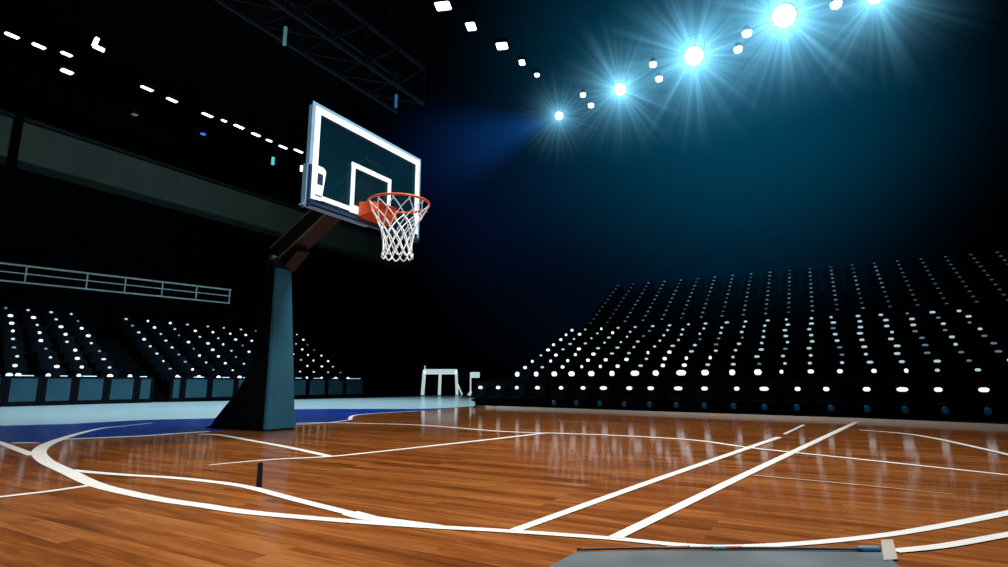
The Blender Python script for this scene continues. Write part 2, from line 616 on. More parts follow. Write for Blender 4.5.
# ------------------------------------------------------------------ the grey sheet and the cord at the bottom of the frame
sh = MB().prism([fl(577, 553), (fl(680, 551.5)), fl(880, 550.5), fl(925, 590), fl(925, 640), fl(480, 640), fl(552, 566)], 0.0005, 0.0045)
tag(sh.obj('floor_sheet', M['sheet']), 'grey plastic sheet lying flat on the court at the near edge', 'sheet')
cr = empty('floor_cable', fl(730, 551, 0))
base = Vector(cr.location)


def cord(px, r, name, m, lbl=None):
    P = catmull([Vector((*fl(*p).xy, 0.012)) - base for p in px], 6)
    o = MB().tube(P, r, 8).obj(name, M[m], cr, smooth=True)
    if lbl:
        o['label'] = lbl
    return o


cord([(577, 553), (640, 551.5), (715, 551.5), (790, 551.8), (862, 553)], 0.005, 'cable', 'cord')
cord([(664, 551.3), (690, 550.8)], 0.0062, 'wrap', 'red', 'red wrap on the cord')
cord([(712, 551.5), (726, 551.5)], 0.0065, 'wrap', 'cteal', 'teal wrap on the cord')
cord([(726, 551.5), (742, 551.3)], 0.0062, 'wrap', 'red', 'red wrap on the cord')
cord([(858, 552.4), (880, 552.6)], 0.011, 'sleeve', 'cblue', 'blue sleeve at the end of the cord')
tag(cr, 'thin dark cord with red and teal wraps along the grey sheet', 'cord')
tp = MB().prism([fl(881, 541.5), fl(893, 541), fl(898, 561), fl(884, 562)], 0.0056, 0.0064)
t2 = MB().prism([fl(258, 463), fl(263, 463), fl(262, 487), fl(256, 487)], 0.0005, 0.003)  # dark reflection streak on the floor, put in as a black strip
tag(t2.obj('floor_strip', M['post']), 'short black reflection streak painted on the court in front of the hoop stand', 'tape')
tag(tp.obj('floor_strip', M['tape']), 'short beige strip of tape stuck across the end of a floor line', 'tape')

# ------------------------------------------------------------------ basketball hoop
hoop = empty('basketball_hoop', (-6.45, 5.0, 0))
HB = Vector(hoop.location)
tag(hoop, 'tall basketball hoop with glass backboard on a dark padded stand', 'basketball hoop')


def hobj(mb, name, m, parent=None, **k):
    mb.v = [tuple(Vector(p) - HB) for p in mb.v]
    return mb.obj(name, m, parent or hoop, **k)


prof = [(-6.24, 0), (-6.24, 2.12), (-6.40, 2.14), (-6.41, 1.55), (-6.45, 1.20), (-6.54, 0.90), (-6.66, 0.66), (-6.84, 0.44), (-7.02, 0.30), (-7.20, 0.14), (-7.34, 0.0)]


def yw(z):
    t = z / 2.12
    return 4.78 + 0.0 * t, 5.26 - 0.23 * t


mb = MB()
n = len(prof)
vs = [(x, yw(z)[0], z) for x, z in prof] + [(x, yw(z)[1], z) for x, z in prof]
fs = [tuple(range(n)), tuple(range(2 * n - 1, n - 1, -1))] + [(i, (i + 1) % n, n + (i + 1) % n, n + i) for i in range(n)]
mb.add(vs, fs)
hobj(mb, 'stand_post', M['post'])
mb = MB()
vs = []
for x in (-6.24, -6.19):
    for z in (0.012, 2.10):
        vs += [(x, yw(z)[0] + 0.005, z), (x, yw(z)[1] - 0.005, z)]
mb.add(vs, [(0, 1, 3, 2), (4, 6, 7, 5), (0, 4, 5, 1), (2, 3, 7, 6), (0, 2, 6, 4), (1, 5, 7, 3)])
o = hobj(mb, 'front_pad', M['pad'], bevel=0.012)
o['label'] = 'teal padded front of the stand'
hobj(MB().box((-6.8, 5.02, 0.012), (1.12, 0.50, 0.024)), 'base_plate', M['post'])
# hinge block at the head of the post
hobj(MB().box((-6.31, 4.9, 2.16), (0.20, 0.27, 0.16)), 'hinge', M['arm'], bevel=0.015)
hobj(MB().tube([(-6.26, 4.74, 2.235), (-6.26, 5.06, 2.235)], 0.035, 14), 'hinge_pin', M['arm_edge'], smooth=False)
# the arm: a tapering box beam rising to the board
pa, pb = Vector((-6.36, 4.97, 2.30)), Vector((-4.66, 4.97, 3.24))
mb = MB()
dd = (pb - pa).normalized()
uu = Vector((-dd.z, 0, dd.x))
vs = []
for p, hw, hh in ((pa, 0.135, 0.115), (pb, 0.15, 0.10)):
    for y, z in ((-1, -1), (1, -1), (1, 1), (-1, 1)):
        vs.append(p + Vector((0, y * hw, 0)) + uu * z * hh)
mb.add(vs, [(3, 2, 1, 0), (4, 5, 6, 7), (0, 1, 5, 4), (1, 2, 6, 5), (2, 3, 7, 6), (3, 0, 4, 7)])
hobj(mb, 'arm', M['arm'], bevel=0.008)
mb = MB()
for s in (0, 3):
    mb.tube([vs[s] + Vector((0, -0.004, 0)), vs[s + 4] + Vector((0, -0.004, 0))], 0.012, 8)
hobj(mb, 'arm_edge', M['arm_edge'])
hobj(MB().bar((-6.26, 5.0, 2.14), (-5.98, 5.0, 2.36), 0.20, 0.10), 'brace', M['arm'])
# backboard, facing +X
BX, BY0, BY1, BZ0, BZ1 = -4.5, 3.79, 5.60, 2.43, 3.54
board = hobj(MB().box((BX - 0.012, (BY0 + BY1) / 2, (BZ0 + BZ1) / 2), (0.02, BY1 - BY0 - 0.02, BZ1 - BZ0 - 0.02)), 'backboard', M['glass'])
board['label'] = 'clear glass backboard'


def bobj(mb, name, m, **k):
    mb.v = [tuple(Vector(p) - HB) for p in mb.v]
    return mb.obj(name, m, board, **k)


def rect_ring(mb, x0, x1, y0, y1, z0, z1, w, sides='lrtb', wl=None):
    xc, xs = (x0 + x1) / 2, x1 - x0
    if 'l' in sides:
        mb.box((xc, y0 + w / 2, (z0 + z1) / 2), (xs, w, z1 - z0))
    if 'r' in sides:
        mb.box((xc, y1 - w / 2, (z0 + z1) / 2), (xs, w, z1 - z0))
    if 't' in sides:
        mb.box((xc, (y0 + y1) / 2, z1 - w / 2), (xs * 0.98, y1 - y0, w))
    if 'b' in sides:
        mb.box((xc, (y0 + y1) / 2, z0 + w / 2), (xs * 0.98, y1 - y0, w))
    return mb


bobj(rect_ring(MB(), BX - 0.05, BX + 0.002, BY0 - 0.012, BY1 + 0.012, BZ0 - 0.012, BZ1 + 0.012, 0.035), 'frame', M['frame'])
# white border
wb = MB()
bw = 0.072
wb.box((BX + 0.002, BY0 + 0.03 + bw / 2, (BZ0 + BZ1) / 2 + 0.01), (0.006, bw, BZ1 - BZ0 - 0.09))
wb.box((BX + 0.002, BY1 - 0.02 - bw / 2, (BZ0 + BZ1) / 2 + 0.03), (0.006, bw, BZ1 - BZ0 - 0.10))
wb.box((BX + 0.0021, (BY0 + BY1) / 2, BZ1 - 0.025 - bw / 2), (0.006, BY1 - BY0 - 0.06, bw))
wb.box((BX + 0.0021, (BY0 + 0.03 + 4.46) / 2, BZ0 + 0.07 + 0.025), (0.006, 4.46 - BY0 - 0.03, 0.05))
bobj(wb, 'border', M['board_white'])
# shooter's square
p, q = on_x(352, 161, BX), on_x(391, 180.5, BX)
sq = rect_ring(MB(), BX - 0.001, BX + 0.006, p.y, q.y, BZ0 + 0.06, (p.z + q.z) / 2, 0.055, 'lrt')
sq.box((BX + 0.002, p.y + 0.09, BZ0 + 0.105), (0.006, 0.17, 0.09))
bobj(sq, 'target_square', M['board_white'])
# dark padding along the lower edge
pm = MB()
pm.box((BX - 0.025, BY0 + 0.006, BZ0 + 0.19), (0.085, 0.05, 0.46))
pm.box((BX - 0.025, (BY0 + BY1) / 2, BZ0 + 0.005), (0.085, BY1 - BY0 + 0.03, 0.05))
bobj(pm, 'edge_padding', M['navy'], bevel=0.012)
pm = MB()
pm.box((BX - 0.03, BY0 - 0.026, BZ0 + 0.185), (0.06, 0.016, 0.47))
pm.box((BX - 0.03, BY0 + 0.42, BZ0 - 0.028), (0.06, 0.96, 0.018))
bobj(pm, 'edge_trim', M['lblue'])
# white plate with a dark window, low on the board
pl = on_x(316, 200, BX)
y0p, y1p, z0p, z1p = BY0 + 0.05, BY0 + 0.21, BZ0 + 0.06, BZ0 + 0.43
pts = []
r_ = 0.05
for cy, cz, a0 in ((y1p - r_, z0p + 0.01, -90), (y1p - r_, z1p - r_, 0), (y0p + r_, z1p - r_, 90), (y0p + 0.01, z0p + 0.01, 180)):
    rr_ = r_ if cz > z0p + 0.1 else 0.01
    for k in range(6):
        a_ = math.radians(a0 + 18 * k)
        pts.append((cy + rr_ * math.cos(a_), cz + rr_ * math.sin(a_)))
mb = MB()
nn = len(pts)
mb.add([(BX + 0.004, y, z) for y, z in pts] + [(BX + 0.012, y, z) for y, z in pts],
       [tuple(range(nn)), tuple(range(2 * nn - 1, nn - 1, -1))] + [(i, (i + 1) % nn, nn + (i + 1) % nn, nn + i) for i in range(nn)])
plate = bobj(mb, 'corner_plate', M['board_white'])
mk = MB()
mk.box((BX + 0.014, (y0p + y1p) / 2 + 0.005, BZ0 + 0.29), (0.005, 0.072, 0.12))
bobj(mk, 'plate_window', M['navy'])
bobj(MB().box((BX + 0.014, (y0p + y1p) / 2 - 0.005, BZ0 + 0.105), (0.005, 0.09, 0.012)), 'plate_slot', M['navy'])
# rim
RC = Vector((-4.10, 4.74, 2.62))
RR = 0.345
ring = [(RC.x + RR * math.cos(2 * PI * k / 48), RC.y + RR * math.sin(2 * PI * k / 48), RC.z) for k in range(48)]
rim = hobj(MB().tube(ring, 0.014, 10, closed=True), 'rim', M['rim'], smooth=True)
rim['label'] = 'orange ring of the hoop'
bk = MB()
vs = [(BX + 0.005, 4.50, 2.45), (BX + 0.005, 4.98, 2.45), (BX + 0.005, 4.98, 2.645), (BX + 0.005, 4.50, 2.645),
      (-4.30, 4.56, 2.51), (-4.30, 4.94, 2.51), (-4.30, 4.94, 2.635), (-4.30, 4.56, 2.635)]
bk.add(vs, [(3, 2, 1, 0), (4, 5, 6, 7), (0, 1, 5, 4), (1, 2, 6, 5), (2, 3, 7, 6), (3, 0, 4, 7)])
bk.bar((-4.33, 4.60, 2.62), (-4.33, 4.90, 2.62), 0.16, 0.02)
bk.v = [tuple(Vector(v_) - HB) for v_ in bk.v]
bo = bk.obj('rim_bracket', M['rim'], hoop, bevel=0.01)
bo['label'] = 'orange bracket holding the ring'
mb = MB()
NN = 12
for k in range(NN):
    a_ = 2 * PI * k / NN
    mb.tube([RC + Vector((RR * math.cos(a_), RR * math.sin(a_), 0.01)), RC + Vector(((RR - 0.012) * math.cos(a_), (RR - 0.012) * math.sin(a_), -0.05))], 0.010, 6)
# net: two families of crossing cords
mb2 = MB()


def net_r(t):
    return 0.332 - 0.19 * math.sin(min(t * 1.15, 1) * PI / 2) + 0.03 * t * t


NL = 0.56
for k in range(NN):
    for s in (-1, 1):
        P = []
        for i in range(25):
            t = i / 24
            a_ = 2 * PI * k / NN + s * t * 2.4 * (2 * PI / NN) * 1.25
            wob = 0.012 * math.sin(7 * t + k)
            rr_ = net_r(t) + wob * t
            P.append(RC + Vector((rr_ * math.cos(a_), rr_ * math.sin(a_), -0.03 - NL * t)))
        mb2.tube(P, 0.0062, 5)
    # bottom loops
    a_ = 2 * PI * k / NN
    P = [RC + Vector((net_r(1) * math.cos(a_ + u_), net_r(1) * math.sin(a_ + u_), -0.03 - NL - 0.045 * math.sin(PI * (u_ / (2 * PI / NN))))) for u_ in [2 * PI / NN * j / 6 for j in range(7)]]
    mb2.tube(P, 0.008, 5)
mb2.v += []
o2 = MB()
o2.add(mb2.v, mb2.f)
o2.add(mb.v, mb.f)
net = hobj(o2, 'net', M['net'], smooth=True)
net['label'] = 'white cord net'

# ------------------------------------------------------------------ seats
def seat_parts(w, glint_w, glint_h):
    """local: faces -Y, origin on the tread under the backrest, top of the emissive glint at 0.84"""
    P = {}
    # backrest: gently curved shell
    vs, fs = [], []
    nx, nz = 5, 3
    for side in (0, 1):
        for j in range(nz):
            t = j / (nz - 1)
            for i in range(nx):
                u = i / (nx - 1) * 2 - 1
                ww = w / 2 * (1 - 0.10 * t * t)
                vs.append((u * ww, -0.02 - 0.05 * u * u + 0.07 * t + (0.035 if side else 0), 0.40 + 0.40 * t - 0.04 * u * u * t))
    k = nx * nz
    for j in range(nz - 1):
        for i in range(nx - 1):
            a_ = j * nx + i
            fs.append((a_, a_ + 1, a_ + nx + 1, a_ + nx))
            fs.append((k + a_, k + a_ + nx, k + a_ + nx + 1, k + a_ + 1))
    edge = [i for i in range(nx)] + [j * nx + nx - 1 for j in range(1, nz)] + [(nz - 1) * nx + i for i in range(nx - 2, -1, -1)] + [j * nx for j in range(nz - 2, 0, -1)]
    for i in range(len(edge)):
        a_, b_ = edge[i], edge[(i + 1) % len(edge)]
        fs.append((a_, k + a_, k + b_, b_))
    P['backrest'] = MB().add(vs, fs)
    s = MB()
    # seat pan with a rolled front edge
    yy = [(-0.34, 0.40), (-0.33, 0.435), (-0.25, 0.445), (-0.06, 0.41), (-0.06, 0.37), (-0.25, 0.40), (-0.31, 0.385)]
    n_ = len(yy)
    hw = w / 2 * 0.95
    s.add([(-hw, y, z) for y, z in yy] + [(hw, y, z) for y, z in yy],
          [tuple(range(n_)), tuple(range(2 * n_ - 1, n_ - 1, -1))] + [(i, (i + 1) % n_, n_ + (i + 1) % n_, n_ + i) for i in range(n_)])
    P['seat'] = s
    g = MB()
    g.box((0, -0.10, 0.19), (0.06, 0.06, 0.38))
    g.box((0, -0.10, 0.01), (0.16, 0.16, 0.02))
    g.box((0, -0.02, 0.40), (w * 0.5, 0.03, 0.05))
    P['pedestal'] = g
    c = MB()  # emissive blob standing for light caught on the backrest top
    rings = [(-0.45, 0.55), (-0.2, 0.95), (0.2, 0.95), (0.45, 0.5)]
    vs = [(glint_w / 2 * q_ * math.cos(2 * PI * k / 10), 0.035 + 0.035 * q_ * math.sin(2 * PI * k / 10), 0.81 + glint_h * (z_ - 0.1)) for z_, q_ in rings for k in range(10)]
    fs = [(j * 10 + k, j * 10 + (k + 1) % 10, j * 10 + 10 + (k + 1) % 10, j * 10 + 10 + k) for j in range(3) for k in range(10)]
    fs += [tuple(range(9, -1, -1)), tuple(range(30, 40))]
    c.add(vs, fs)
    P['backrest_glint'] = c
    return P


def seat_proto(w, glint_w, glint_h, glint_mat):
    me = {}
    for k, mbk in seat_parts(w, glint_w, glint_h).items():
        mm = {'backrest': M['seat'], 'seat': M['seat'], 'pedestal': M['seat_metal'], 'backrest_glint': M[glint_mat]}[k]
        me[k] = mbk.mesh(k, mm, smooth=False)
    return me


def put_seat(meshes, loc, rz, label, group, sc=1.0, name='stadium_seat', cat='seat'):
    r = empty(name, loc, rz)
    tag(r, label, cat, group)
    for k, me in meshes.items():
        o = bpy.data.objects.new(k, me)
        COL.objects.link(o)
        o.parent = r
        if k == 'backrest_glint':
            o['label'] = 'small white glint painted on the backrest top'
            o.location = (random.uniform(-0.05, 0.05), 0, 0)
            o.scale = (random.uniform(0.6, 1.15), 1, 1)
    return r


# right stand, lower tier
RY0, RDY, RDZ, RROWS, RCOLS, RX0, RDX = 12.78, 0.44, 0.176, 9, 20, -6.93, 0.511
mA = seat_proto(0.44, 0.19, 0.125, 'glint_b')
mB = seat_proto(0.44, 0.105, 0.08, 'glint_b')
mC = seat_proto(0.44, 0.105, 0.055, 'glint_m')
mD = seat_proto(0.44, 0.10, 0.044, 'glint_d')
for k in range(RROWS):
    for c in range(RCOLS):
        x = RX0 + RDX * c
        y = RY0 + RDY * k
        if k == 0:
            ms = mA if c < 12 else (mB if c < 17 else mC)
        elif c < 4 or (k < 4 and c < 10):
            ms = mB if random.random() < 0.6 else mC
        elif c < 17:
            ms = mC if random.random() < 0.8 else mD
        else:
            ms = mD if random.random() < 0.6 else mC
        put_seat(ms, (x, y, RDZ * k + 0.024), 0, 'dark seat with white glint, %s seat from left in %s row of right stand' % (ORD[c + 1], ORD[k + 1]),
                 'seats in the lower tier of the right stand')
# terrace under the lower tier
mb = MB()
for k in range(RROWS):
    mb.box((RX0 + 5.1, RY0 + RDY * k + 0.02, (RDZ * k + 0.022) / 2 - 0.005), (RDX * RCOLS + 1.2, RDY, RDZ * k + 0.032))
structure(mb, 'floor_terrace_lower', M['terrace'])
# upper tier, every seat of it in one mass
UY0, UDY, UDZ, UROWS, UX0, UDX, UCOLS, UZ0 = 17.3, 0.297, 0.17, 11, -6.65, 0.583, 20, 1.73
mb = MB()
parts = seat_parts(0.48, 0.085, 0.034)
for k in range(UROWS):
    for c in range(UCOLS):
        if c == 8 and False:
            continue
        T = Vector((UX0 + UDX * c, UY0 + UDY * k, UZ0 + UDZ * k))
        f = random.random()
        glint_i = 1 if (f < 0.65 and 1 < c < 15) else 2
        for nm, p_ in parts.items():
            if nm == 'pedestal':
                continue
            mb.add([tuple(Vector(v_) + T) for v_ in p_.v], p_.f, glint_i if nm == 'backrest_glint' else 0)
up_ = mb.obj('stadium_seats', [M['seat'], M['glint_d'], M['glint_f']])
tag(up_, 'dark seats with faint pale glints filling the upper tier of the right stand', 'seats', kind='stuff')
mb = MB()
for k in range(UROWS):
    mb.box((UX0 + 5.5, UY0 + UDY * k + 0.02, (UZ0 + UDZ * k) / 2 - 0.01), (UDX * UCOLS + 1.0, UDY, UZ0 + UDZ * k - 0.02))
structure(mb, 'floor_terrace_upper', M['terrace'])
# black barrier in front of the tier and a glossy plinth
structure(MB().box((-1.76, 12.36, 0.33), (12.3, 0.05, 0.66)), 'wall_barrier', M['barrier'])
# courtside chairs in front of the barrier
cs = {}
pp = seat_parts(0.44, 0.16, 0.13)
for k_, mbk in pp.items():
    mbk.v = [(x, y * 0.8, z * 0.62) for x, y, z in mbk.v]
    cs[k_] = mbk.mesh('courtside_' + k_, {'backrest': M['seat'], 'seat': M['seat'], 'pedestal': M['seat_metal'], 'backrest_glint': M['glint_b']}[k_])
bl = MB().tube([(0, -0.285, 0.10), (0, -0.285, 0.13), (0, -0.285, 0.19), (0, -0.285, 0.22)], [0.02, 0.05, 0.05, 0.02], 10).mesh('front_patch', M['blue_glow'])  # blue glow below the chairs, put in as an emissive blob
bl2 = MB().box((0, -0.275, 0.19), (0.10, 0.02, 0.06)).mesh('front_patch', M['barrier'])
for c in range(19):
    x = -7.72 + 0.55 * c
    r = put_seat(cs, (x, 12.22, -0.006), 0, 'low dark courtside chair before the black barrier, %s chair from its left end' % ORD[c + 1],
                 'courtside chairs along the right boundary', name='courtside_chair', cat='chair')
    o = bpy.data.objects.new('front_patch', bl if c > 3 else bl2)
    COL.objects.link(o)
    o.parent = r
    if c > 3:
        o['label'] = 'blue glow painted at the seat front'

# left stand: two blocks facing +X
LX0, LDX, LDZ, LROWS = -18.75, 0.44, 0.265, 9
lA = seat_proto(0.50, 0.17, 0.13, 'glint_b')
lB = seat_proto(0.50, 0.125, 0.085, 'glint_b')
lC = seat_proto(0.50, 0.12, 0.065, 'glint_m')
lD = seat_proto(0.50, 0.10, 0.06, 'glint_d')
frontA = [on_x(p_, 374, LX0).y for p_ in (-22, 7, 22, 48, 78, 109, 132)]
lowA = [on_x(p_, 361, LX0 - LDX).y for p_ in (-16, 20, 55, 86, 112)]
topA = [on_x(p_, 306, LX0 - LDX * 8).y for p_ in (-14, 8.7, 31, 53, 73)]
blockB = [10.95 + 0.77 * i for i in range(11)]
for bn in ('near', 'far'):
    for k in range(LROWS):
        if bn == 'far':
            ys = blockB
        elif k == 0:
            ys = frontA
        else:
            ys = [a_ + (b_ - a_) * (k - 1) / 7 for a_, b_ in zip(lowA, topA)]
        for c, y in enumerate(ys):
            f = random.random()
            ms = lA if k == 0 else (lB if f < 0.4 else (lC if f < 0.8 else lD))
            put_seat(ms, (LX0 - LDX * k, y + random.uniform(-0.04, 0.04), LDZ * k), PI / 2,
                     'dark seat with white glint, %s seat in %s row, %s block of left stand' % (ORD[c + 1], ORD[k + 1], bn),
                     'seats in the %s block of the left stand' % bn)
mb = MB()
for k in range(1, LROWS + 2):
    kk = min(k, LROWS - 1)
    mb.box((LX0 - LDX * k - 0.02, 12.2, LDZ * kk / 2 - 0.006), (LDX, 14.6, LDZ * kk - 0.014))
structure(mb, 'floor_terrace_left', M['terrace'])
# guard rail on the back of the left stand
RX = -22.9
g0 = on_x(0, 263, RX)
tz = (on_x(0, 263, RX).z + on_x(230, 290, RX).z) / 2
bz = (on_x(0, 281, RX).z + on_x(230, 303, RX).z) / 2
ga, gb = on_z(-40, 258.4, tz), on_z(231, 290, tz)
rail = empty('guard_rail', (gb.x, gb.y, LDZ * (LROWS - 1)))
RB = Vector(rail.location)
tag(rail, 'pale metal guard rail behind the top row of the left stand', 'railing')


def robj(mb, name):
    mb.v = [tuple(Vector(p) - RB) for p in mb.v]
    return mb.obj(name, M['rail'], rail)


for nm_, zz, r_0 in (('top_rail', tz, 0.035), ('middle_rail', (tz + bz) / 2 + 0.02, 0.022), ('bottom_rail', bz, 0.032)):
    robj(MB().tube([(ga.x, ga.y, zz), (gb.x, gb.y, zz)], r_0, 8), nm_)
for px_ in (27, 88, 126, 163, 197, 230):
    dv_ = ray(px_, 263 + 0.1174 * px_)
    g_ = on_z(px_, 263 + 0.1174 * px_, tz)
    robj(MB().tube([(g_.x, g_.y, bz), (g_.x, g_.y, tz)], 0.026, 8), 'post')
# upstand carrying the rail
structure(MB().box((RX - 1.2, 12.2, bz / 2 - 0.02), (0.16, 14.6, bz - 0.04)), 'wall_stand_back', M['terrace'])

# teal front panels of the left stand
PX = -18.28
pan_px = [-26, 4, 41, 74, 106, 136, 153, 182, 209, 235, 262, 290, 307, 326, 344, 364]
ysp = [on_x(p_, 390, PX).y for p_ in pan_px]
idx = 0
for i in range(len(ysp) - 1):
    y0_, y1_ = ysp[i], ysp[i + 1]
    if pan_px[i] == 153:
        y0_ = on_x(169, 390, PX).y
    idx += 1
    L_ = y1_ - y0_
    t = empty('barrier_panel', (PX, (y0_ + y1_) / 2, 0))
    tag(t, 'teal barrier panel in a black frame before the left stand, %s panel from left' % ORD[idx], 'panel', 'front panels of the left stand')
    MB().box((0.02, 0, 0.42), (0.03, L_ - 0.20, 0.60)).obj('panel_board', M['panel'], t, bevel=0.008)
    fm = MB()
    fm.box((0, -L_ / 2 + 0.055, 0.39), (0.07, 0.10, 0.78))
    fm.box((0, L_ / 2 - 0.055, 0.39), (0.07, 0.10, 0.78))
    fm.box((0, 0, 0.755), (0.068, L_ - 0.02, 0.05))
    fm.box((0, 0, 0.06), (0.068, L_ - 0.02, 0.12))
    fm.obj('panel_frame', M['barrier'], t)
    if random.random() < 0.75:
        MB().box((0.0, random.uniform(-0.1, 0.1), 0.79), (0.05, L_ * random.uniform(0.2, 0.5), 0.022)).obj('top_strip', M['glint_m'], t)['label'] = 'short glint painted on the top edge'  # highlight on the panel top put in as an emissive strip

# ------------------------------------------------------------------ white frames at the far end of the apron
A_, B_ = fl(422.5, 395), fl(457, 395)
ax = (B_ - A_).normalized()
wlen = (B_ - A_).length
fr_ = empty('white_hurdle', (A_ + B_) / 2, math.atan2(ax.y, ax.x))
fr_.location.z = 0.005
tag(fr_, 'white hurdle-like frame with three legs standing on the pale apron', 'hurdle')
h = 1.22
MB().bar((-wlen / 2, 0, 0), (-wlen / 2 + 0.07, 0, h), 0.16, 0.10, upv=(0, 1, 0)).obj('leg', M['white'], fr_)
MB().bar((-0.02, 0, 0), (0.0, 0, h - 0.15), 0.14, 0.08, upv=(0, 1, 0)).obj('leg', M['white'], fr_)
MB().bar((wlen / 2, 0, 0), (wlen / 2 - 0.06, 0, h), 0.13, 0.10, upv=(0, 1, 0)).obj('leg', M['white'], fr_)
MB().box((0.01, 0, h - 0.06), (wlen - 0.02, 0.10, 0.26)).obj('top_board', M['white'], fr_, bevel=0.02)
MB().bar((wlen / 2 + 0.26, 0, 0), (wlen / 2 + 0.02, 0, 0.55), 0.07, 0.07, upv=(0, 1, 0)).obj('strut', M['white'], fr_)
MB().bar((-wlen / 2 + 0.09, 0, h), (-wlen / 2 + 0.09, 0, h + 0.25), 0.05).obj('stub', M['white'], fr_)
C_ = fl(470.5, 395)
sg = empty('white_marker_stand', C_, math.atan2(ax.y, ax.x))
sg.location.z = 0.005
tag(sg, 'white small board on a thin pole with a flared foot beside the white hurdle', 'stand')
MB().bar((0, 0, 0.1), (0, 0, 1.12), 0.07).obj('pole', M['white'], sg)
MB().box((0.22, 0, 1.0), (0.48, 0.05, 0.28)).obj('board', M['white'], sg, bevel=0.02)
MB().add([(-0.16, -0.1, 0), (0.16, -0.1, 0), (0.16, 0.1, 0), (-0.16, 0.1, 0), (-0.03, -0.03, 0.2), (0.03, -0.03, 0.2), (0.03, 0.03, 0.2), (-0.03, 0.03, 0.2)],
         [(3, 2, 1, 0), (4, 5, 6, 7), (0, 1, 5, 4), (1, 2, 6, 5), (2, 3, 7, 6), (3, 0, 4, 7)]).obj('foot', M['white'], sg)

# ------------------------------------------------------------------ lights in the roof
LAMPZ = 9.0
small = []


def ceiling_light(px, py, z, sx, sy, label, lens='lens_s', rz=0.0, group='small lights along the roof', drop=0.0, tilt=0.5):
    c = on_z(px, py, z)
    t = empty('ceiling_light', c, rz)
    tag(t, label, 'light', group)
    hb = MB()
    hb.box((0, 0, 0.06), (sx + 0.05, sy + 0.05, 0.10))
    hb.obj('housing', M['housing'], t)
    lb = MB()
    # slightly domed diffuser
    lb.box((0, 0, 0.0), (sx, sy, 0.05))
    lb.obj('diffuser', M[lens], t, bevel=0.02)
    MB().tube([(0, 0, 0.1), (0, 0, ZC - z - 0.02)], 0.006, 6).obj('hanger', M['housing'], t)
    return t


leftl = [(12, 35.5, .22, .46), (39, 46, .22, .46), (66.5, 54, .22, .40), (147, 88.5, .2, .44), (172, 100, .2, .42), (207.5, 115, .2, .46), (224, 120.7, .16, .24),
         (239, 126.6, .2, .46), (256, 134.6, .2, .42), (269, 140.5, .16, .30), (283, 147, .18, .44), (298.5, 151, .18, .5)]
leftl = [(x, y, sx * 0.60, sy * (0.6 if x < 100 else 0.75)) for x, y, sx, sy in leftl]
for i, (x, y, sx, sy) in enumerate(leftl):
    ceiling_light(x, y, LAMPZ, sx, sy, 'small white light in the long row over the left stand, %s from left' % ORD[i + 1])
ceiling_light(67, 71.5, 8.6, .18, .26, 'squarish white light hanging below the third light of the left row')
t = empty('angle_light', on_z(96.5, 44, LAMPZ))
tag(t, 'white angled light bent like a corner above the left row of lights', 'light')
MB().box((0, 0.06, -0.08), (0.07, 0.24, 0.08)).bar((0, -0.05, -0.08), (0, 0.0, 0.16), 0.08).obj('diffuser', M['lens_s'], t)
MB().tube([(0, 0, 0.03), (0, 0, ZC - LAMPZ - 0.02)], 0.012, 6).obj('hanger', M['housing'], t)
ceiling_light(203, 134, 8.6, .14, .16, 'tiny blue light below the left row of lights', 'lens_blue')
ceiling_light(134.6, 114.7, 8.6, .16, .16, 'dim grey light below the left row of lights', 'lens_dim')
t = empty('tube_light', on_x(273, 161, -17.5))
tag(t, 'short teal upright tube light under the left row of lights', 'light')
MB().tube([(0, 0, -0.14), (0, 0, 0.14)], 0.06, 10).obj('tube', M['lens_teal'], t)
MB().tube([(0, 0, 0.14), (0, 0, ZC - t.location.z - 0.02)], 0.012, 6).obj('hanger', M['housing'], t)
t = empty('tube_light', on_x(301.5, 168.5, -17.5))
tag(t, 'short white upright tube light close behind the backboard edge', 'light')
MB().tube([(0, 0, -0.11), (0, 0, 0.11)], 0.05, 10).obj('tube', M['lens_s'], t)
MB().tube([(0, 0, 0.11), (0, 0, ZC - t.location.z - 0.02)], 0.012, 6).obj('hanger', M['housing'], t)

rightl = [(443, 6, .34, .28), (471, 26.5, .22, .30), (502, 46, .28, .28), (522, 62.5, .15, .24), (537, 75, .13, .18)]
for i, (x, y, sx, sy) in enumerate(rightl):
    ceiling_light(x, y, LAMPZ, sx, sy, 'white light panel in the short row leading to the spotlights, %s from top' % ORD[i + 1], group='light panels over the court', rz=0.35)
pairs = [(583, 94.5), (591, 105), (653, 64), (659, 78.5), (738, 49), (747, 33), (836, 4)]
names = ['first', 'second', 'third', 'fourth', 'fifth', 'sixth', 'seventh']
for i, (x, y) in enumerate(pairs):
    c = on_z(x, y, LAMPZ)
    t = empty('pin_light', c)
    tag(t, 'small round white light between the glaring spotlights, %s from left' % names[i], 'light', 'small round lights between the spotlights')
    s_ = 0.72 + 0.05 * i
    MB().tube([(0, 0, 0.02), (0, 0, 0.16)], [0.10 * s_, 0.07 * s_], 12).obj('housing', M['housing'], t)
    MB().tube([(0, 0, -0.10 * s_), (0, 0, -0.06), (0, 0, 0.02)], [0.05 * s_, 0.105 * s_, 0.12 * s_], 14).obj('bulb', M['lens_s'], t, smooth=True)
    MB().tube([(0, 0, 0.16), (0, 0, ZC - LAMPZ - 0.02)], 0.004, 6).obj('hanger', M['housing'], t)

